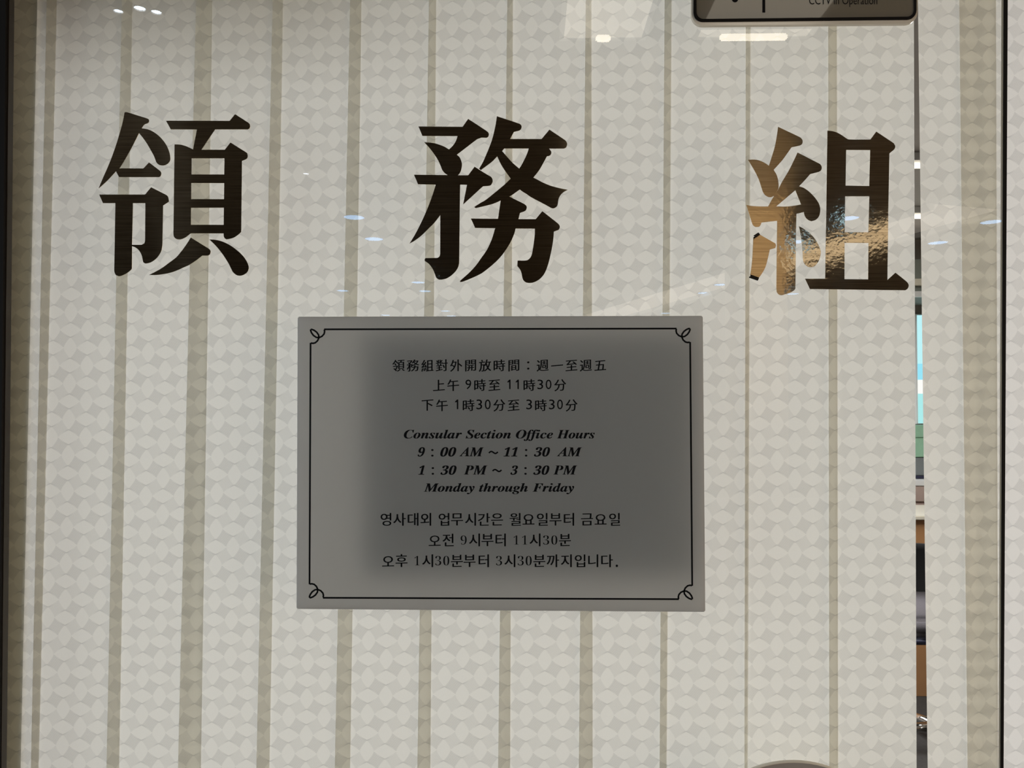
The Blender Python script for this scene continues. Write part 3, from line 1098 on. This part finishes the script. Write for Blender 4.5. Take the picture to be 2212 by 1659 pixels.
a, b = mirror_ceiling(2090, 446), mirror_ceiling(1180, 716)
d = (b - a).normalized()
n = Vector((-d.y, d.x, 0))
bm = bmesh.new()
t = thing('cove_lamp', (a + b) / 2, 'long lit cove running across the lobby ceiling, mirrored across the glass right side', 'ceiling lamp')
add_prism(bm, [a + n * 0.2 + Vector((0, 0, -0.002)), a - n * 0.2 + Vector((0, 0, -0.002)), b - n * 0.3 + Vector((0, 0, -0.002)), b + n * 0.3 + Vector((0, 0, -0.002))], 0.0001)
bm_to('diffuser', bm, M['cove'], t)
for s in (-1, 1):
    bm = bmesh.new()
    q0, q1 = a + n * (0.22 * s), b + n * (0.32 * s)
    for (p, q) in ((q0, q1),):
        v = [p + n * 0.015, p - n * 0.015, q - n * 0.015, q + n * 0.015]
        lo_ = [bm.verts.new(x_ + Vector((0, 0, -0.03))) for x_ in v]
        hi_ = [bm.verts.new(x_) for x_ in v]
        bm.faces.new(lo_)
        bm.faces.new(hi_)
        for i in range(4):
            bm.faces.new((lo_[i], lo_[(i + 1) % 4], hi_[(i + 1) % 4], hi_[i]))
    bm_to('lip', bm, M['white_metal'], t)

# ------------------------------------------------------------------ the office behind the blind, seen through the gap
gx = lambda y: P(1990, 900, y).x          # where the gap looks at that depth
zrow = lambda row, y: P(1990, row, y).z

YB = 4.3
# emissive wall panel in pale blue bands
X0 = gx(YB)
pnl = thing('emissive_panel', (X0, YB, zrow(915, YB)), 'bright pale blue panel on the office wall, seen through the blind gap', 'screen')
box('frame', (X0 - 0.06, YB - 0.05, zrow(916, YB)), (X0 + 0.70, YB - 0.002, zrow(680, YB)), M['white_metal'], pnl, 0.004)


def panel_mat():
    m, nt, out = new_mat('panel_picture')
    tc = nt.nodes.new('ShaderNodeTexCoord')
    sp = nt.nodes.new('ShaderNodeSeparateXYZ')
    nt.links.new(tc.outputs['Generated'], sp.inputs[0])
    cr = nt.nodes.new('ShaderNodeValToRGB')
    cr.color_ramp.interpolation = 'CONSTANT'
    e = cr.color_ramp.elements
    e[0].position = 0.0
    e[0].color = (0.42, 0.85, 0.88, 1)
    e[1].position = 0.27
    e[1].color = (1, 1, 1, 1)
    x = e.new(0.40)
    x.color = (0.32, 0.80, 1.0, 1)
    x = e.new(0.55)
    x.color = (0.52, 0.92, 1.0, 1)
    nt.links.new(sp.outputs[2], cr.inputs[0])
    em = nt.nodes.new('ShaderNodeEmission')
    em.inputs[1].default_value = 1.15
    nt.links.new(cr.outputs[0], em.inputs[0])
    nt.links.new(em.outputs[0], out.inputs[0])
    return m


box('picture', (X0 - 0.045, YB - 0.054, zrow(914, YB)), (X0 + 0.68, YB - 0.0505, zrow(683, YB)), panel_mat(), pnl)

M['green'] = principled('pale_green_board', (0.30, 0.52, 0.36), 0.5, noise=0.1)
M['grey_metal'] = principled('grey_metal', (0.22, 0.24, 0.24), 0.4, 0.2)
M['navy'] = principled('navy_plastic', (0.03, 0.03, 0.06), 0.4)
M['blush'] = principled('blush_laminate', (0.45, 0.34, 0.29), 0.4, noise=0.05)

YK = 4.0
cab = thing('low_cabinet', (gx(YK), YK, 0.012), 'pale blush drawer cabinet against the office wall behind the gap', 'cabinet')
xk = gx(YK)
box('body', (xk - 0.55, YK, 0.012), (xk + 0.75, 4.28, zrow(1050, YK)), M['blush'], cab, 0.004)
box('top', (xk - 0.57, YK - 0.02, zrow(1049, YK)), (xk + 0.77, 4.28, zrow(1037, YK)), M['white_metal'], cab, 0.003)
for r0, r1 in ((1084, 1050), (1112, 1088)):
    box('drawer', (xk - 0.53, YK - 0.015, zrow(r0, YK - 0.015)), (xk + 0.73, YK - 0.0005, zrow(r1, YK - 0.015)), M['blush'], cab, 0.003)
YG = 4.08
xg = gx(YG)
gc = thing('metal_box', (xg, YG, zrow(1036.5, YK)), 'small grey metal box standing on the pale drawer cabinet', 'box')
zt = zrow(1036.5, YK) + 0.0015
box('body', (xg - 0.04, YG, zt + 0.016), (xg + 0.4, 4.22, zrow(989, YG)), M['grey_metal'], gc, 0.004)
box('base', (xg - 0.06, YG - 0.01, zt), (xg + 0.41, 4.23, zt + 0.016), M['navy'], gc, 0.002)
gb = thing('green_storage_box', (xg, YG, zrow(988, YG)), 'pale green lidded storage box on top of the grey metal box', 'box')
zz = zrow(988, YG) + 0.0015
box('body', (xg - 0.05, YG, zz), (xg + 0.38, 4.21, zrow(945, YG)), M['green'], gb, 0.003)
box('lid', (xg - 0.055, YG - 0.006, zrow(945, YG) + 0.0005), (xg + 0.385, 4.215, zrow(919, YG)), M['green'], gb, 0.003)

YW = 3.4
xw = gx(YW)
cnt = thing('wooden_counter', (xw, YW, 0.012), 'orange wood counter behind the black office chair', 'counter')
box('front_panel', (xw - 1.2, YW, 0.012), (xw + 0.9, YW + 0.03, zrow(1122, YW)), M['wood'], cnt, 0.002)
box('top', (xw - 1.22, YW - 0.03, zrow(1122, YW)), (xw + 0.92, YW + 0.42, zrow(1113, YW)), M['cream'], cnt, 0.004)
box('end_panel', (xw - 1.2, YW + 0.03, 0.012), (xw - 1.17, YW + 0.40, zrow(1122, YW)), M['wood'], cnt, 0.002)

# swivel chair
YH = 2.75
xh = gx(YH) + 0.06
chair = thing('office_chair', (xh, YH, 0.012), 'black and grey swivel office chair in front of the orange counter', 'chair')
zs1, zs0 = zrow(1325, YH - 0.2), zrow(1396, YH - 0.24)


def pillow(name, lo, hi, mat, bev, parent):
    bm = bmesh.new()
    add_box(bm, lo, hi)
    bmesh.ops.bevel(bm, geom=bm.edges[:], offset=bev, segments=4, affect='EDGES')
    return bm_to(name, bm, mat, parent, True)


pillow('seat', (xh - 0.24, YH - 0.24, zs0 + 0.03), (xh + 0.24, YH + 0.2, zs1), M['chair_grey'], 0.028, chair)
pillow('seat_pan', (xh - 0.22, YH - 0.22, zs0 - 0.005), (xh + 0.22, YH + 0.18, zs0 + 0.03), M['navy'], 0.012, chair)
bm = bmesh.new()
zb0, zb1 = zrow(1297, YH + 0.2), zrow(1174, YH + 0.2)
nx, nz_ = 12, 10
fr, bk = [], []
for j in range(nz_ + 1):
    v = j / nz_
    hw = 0.235 * (1 - 0.25 * (abs(2 * v - 1) ** 4))
    for lst, off in ((fr, 0.0), (bk, 0.03)):
        row = []
        for i in range(nx + 1):
            u = 2 * i / nx - 1
            zc = zb0 + (zb1 - zb0) * v
            zc += (0.02 * u * u) * (1 - 2 * v)
            row.append(bm.verts.new((xh + u * hw, YH + 0.2 - 0.04 * u * u + off - 0.03 * (2 * v - 1) ** 2 * 0.5, zc)))
        lst.append(row)
for lst in (fr, bk):
    for j in range(nz_):
        for i in range(nx):
            bm.faces.new((lst[j][i], lst[j][i + 1], lst[j + 1][i + 1], lst[j + 1][i]))
for j in range(nz_):
    for i in (0, nx):
        bm.faces.new((fr[j][i], fr[j + 1][i], bk[j + 1][i], bk[j][i]))
for i in range(nx):
    for j in (0, nz_):
        bm.faces.new((fr[j][i], fr[j][i + 1], bk[j][i + 1], bk[j][i]))
bm_to('backrest', bm, M['chair_black'], chair, True)


def tube(bm, pts, r, n=10):
    rings = []
    for i, p in enumerate(pts):
        p = Vector(p)
        d = (Vector(pts[min(i + 1, len(pts) - 1)]) - Vector(pts[max(i - 1, 0)])).normalized()
        up = Vector((0, 0, 1)) if abs(d.z) < 0.9 else Vector((1, 0, 0))
        a = d.cross(up).normalized()
        b = d.cross(a)
        rr = r[i] if isinstance(r, (list, tuple)) else r
        rings.append([bm.verts.new(p + a * rr * math.cos(2 * math.pi * k / n) + b * rr * math.sin(2 * math.pi * k / n)) for k in range(n)])
    for s, e in zip(rings, rings[1:]):
        for k in range(n):
            bm.faces.new((s[k], s[(k + 1) % n], e[(k + 1) % n], e[k]))
    bm.faces.new(rings[0])
    bm.faces.new(list(reversed(rings[-1])))


bm = bmesh.new()
tube(bm, [(xh, YH + 0.1, zs0 + 0.01), (xh, YH + 0.21, zs0 + 0.02), (xh, YH + 0.25, zb0 - 0.02), (xh, YH + 0.236, zb0 + 0.08)], 0.018)
bm_to('back_support', bm, M['navy'], chair, True)
bm = bmesh.new()
tube(bm, [(xh, YH, 0.10), (xh, YH, 0.24), (xh, YH, 0.241), (xh, YH, zs0 - 0.005)], [0.028, 0.028, 0.02, 0.02], 16)
bm_to('gas_column', bm, M['chrome'], chair, True)
for k in range(5):
    t_ = math.radians(-118 + 72 * k)
    ex, ey = xh + 0.29 * math.cos(t_), YH + 0.29 * math.sin(t_)
    bm = bmesh.new()
    tube(bm, [(xh + 0.02 * math.cos(t_), YH + 0.02 * math.sin(t_), 0.125), (ex, ey, 0.085)], [0.022, 0.014])
    lg = bm_to('leg', bm, M['chrome'], chair, True)
    bm = bmesh.new()
    tube(bm, [(ex - 0.012 * math.sin(t_), ey + 0.012 * math.cos(t_), 0.042), (ex + 0.012 * math.sin(t_), ey - 0.012 * math.cos(t_), 0.042)], 0.03, 16)
    tube(bm, [(ex, ey, 0.05), (ex, ey, 0.086)], 0.007)
    o = bm_to('caster', bm, M['navy'], lg, True)
    o.parent = lg
    o.matrix_parent_inverse = Matrix.Identity(4)

structure(box('added_light_block', (-2.9, 0.17, 2.02), (-0.16, 0.42, 2.615), M['office_wall']))  # added box out of view, shades the blind at top left
# bulkhead above the office window wall
structure(box('trim_5', (xg - 1.5, 3.9, zrow(642, 3.9)), (xg + 1.2, 4.29, zrow(560, 3.9)), M['grey_green']))
structure(box('trim_6', (xg - 1.5, 3.86, zrow(616, 3.86)), (xg + 1.2, 3.899, zrow(602, 3.86)), M['cream']))
structure(box('trim_7', (xg - 1.5, 3.87, zrow(641, 3.87)), (xg + 1.2, 3.899, zrow(629, 3.87)), M['white_metal']))
# office ceiling lamps
for (yy, lab) in ((2.6, 'slim white ceiling lamp nearer the blind, above the office chair'), (3.5, 'slim white ceiling lamp farther back, above the wooden counter')):
    xx = gx(yy)
    t = thing('strip_lamp', (xx, yy, 2.62), lab, 'ceiling lamp', 'strip lamps on the office ceiling')
    box('housing', (xx - 0.6, yy - 0.05, 2.585), (xx + 0.6, yy + 0.05, 2.6195), M['white_metal'], t, 0.004)
    box('tube', (xx - 0.57, yy - 0.012, 2.565), (xx + 0.57, yy + 0.012, 2.5845), M['lamp_warm'], t, 0.005)
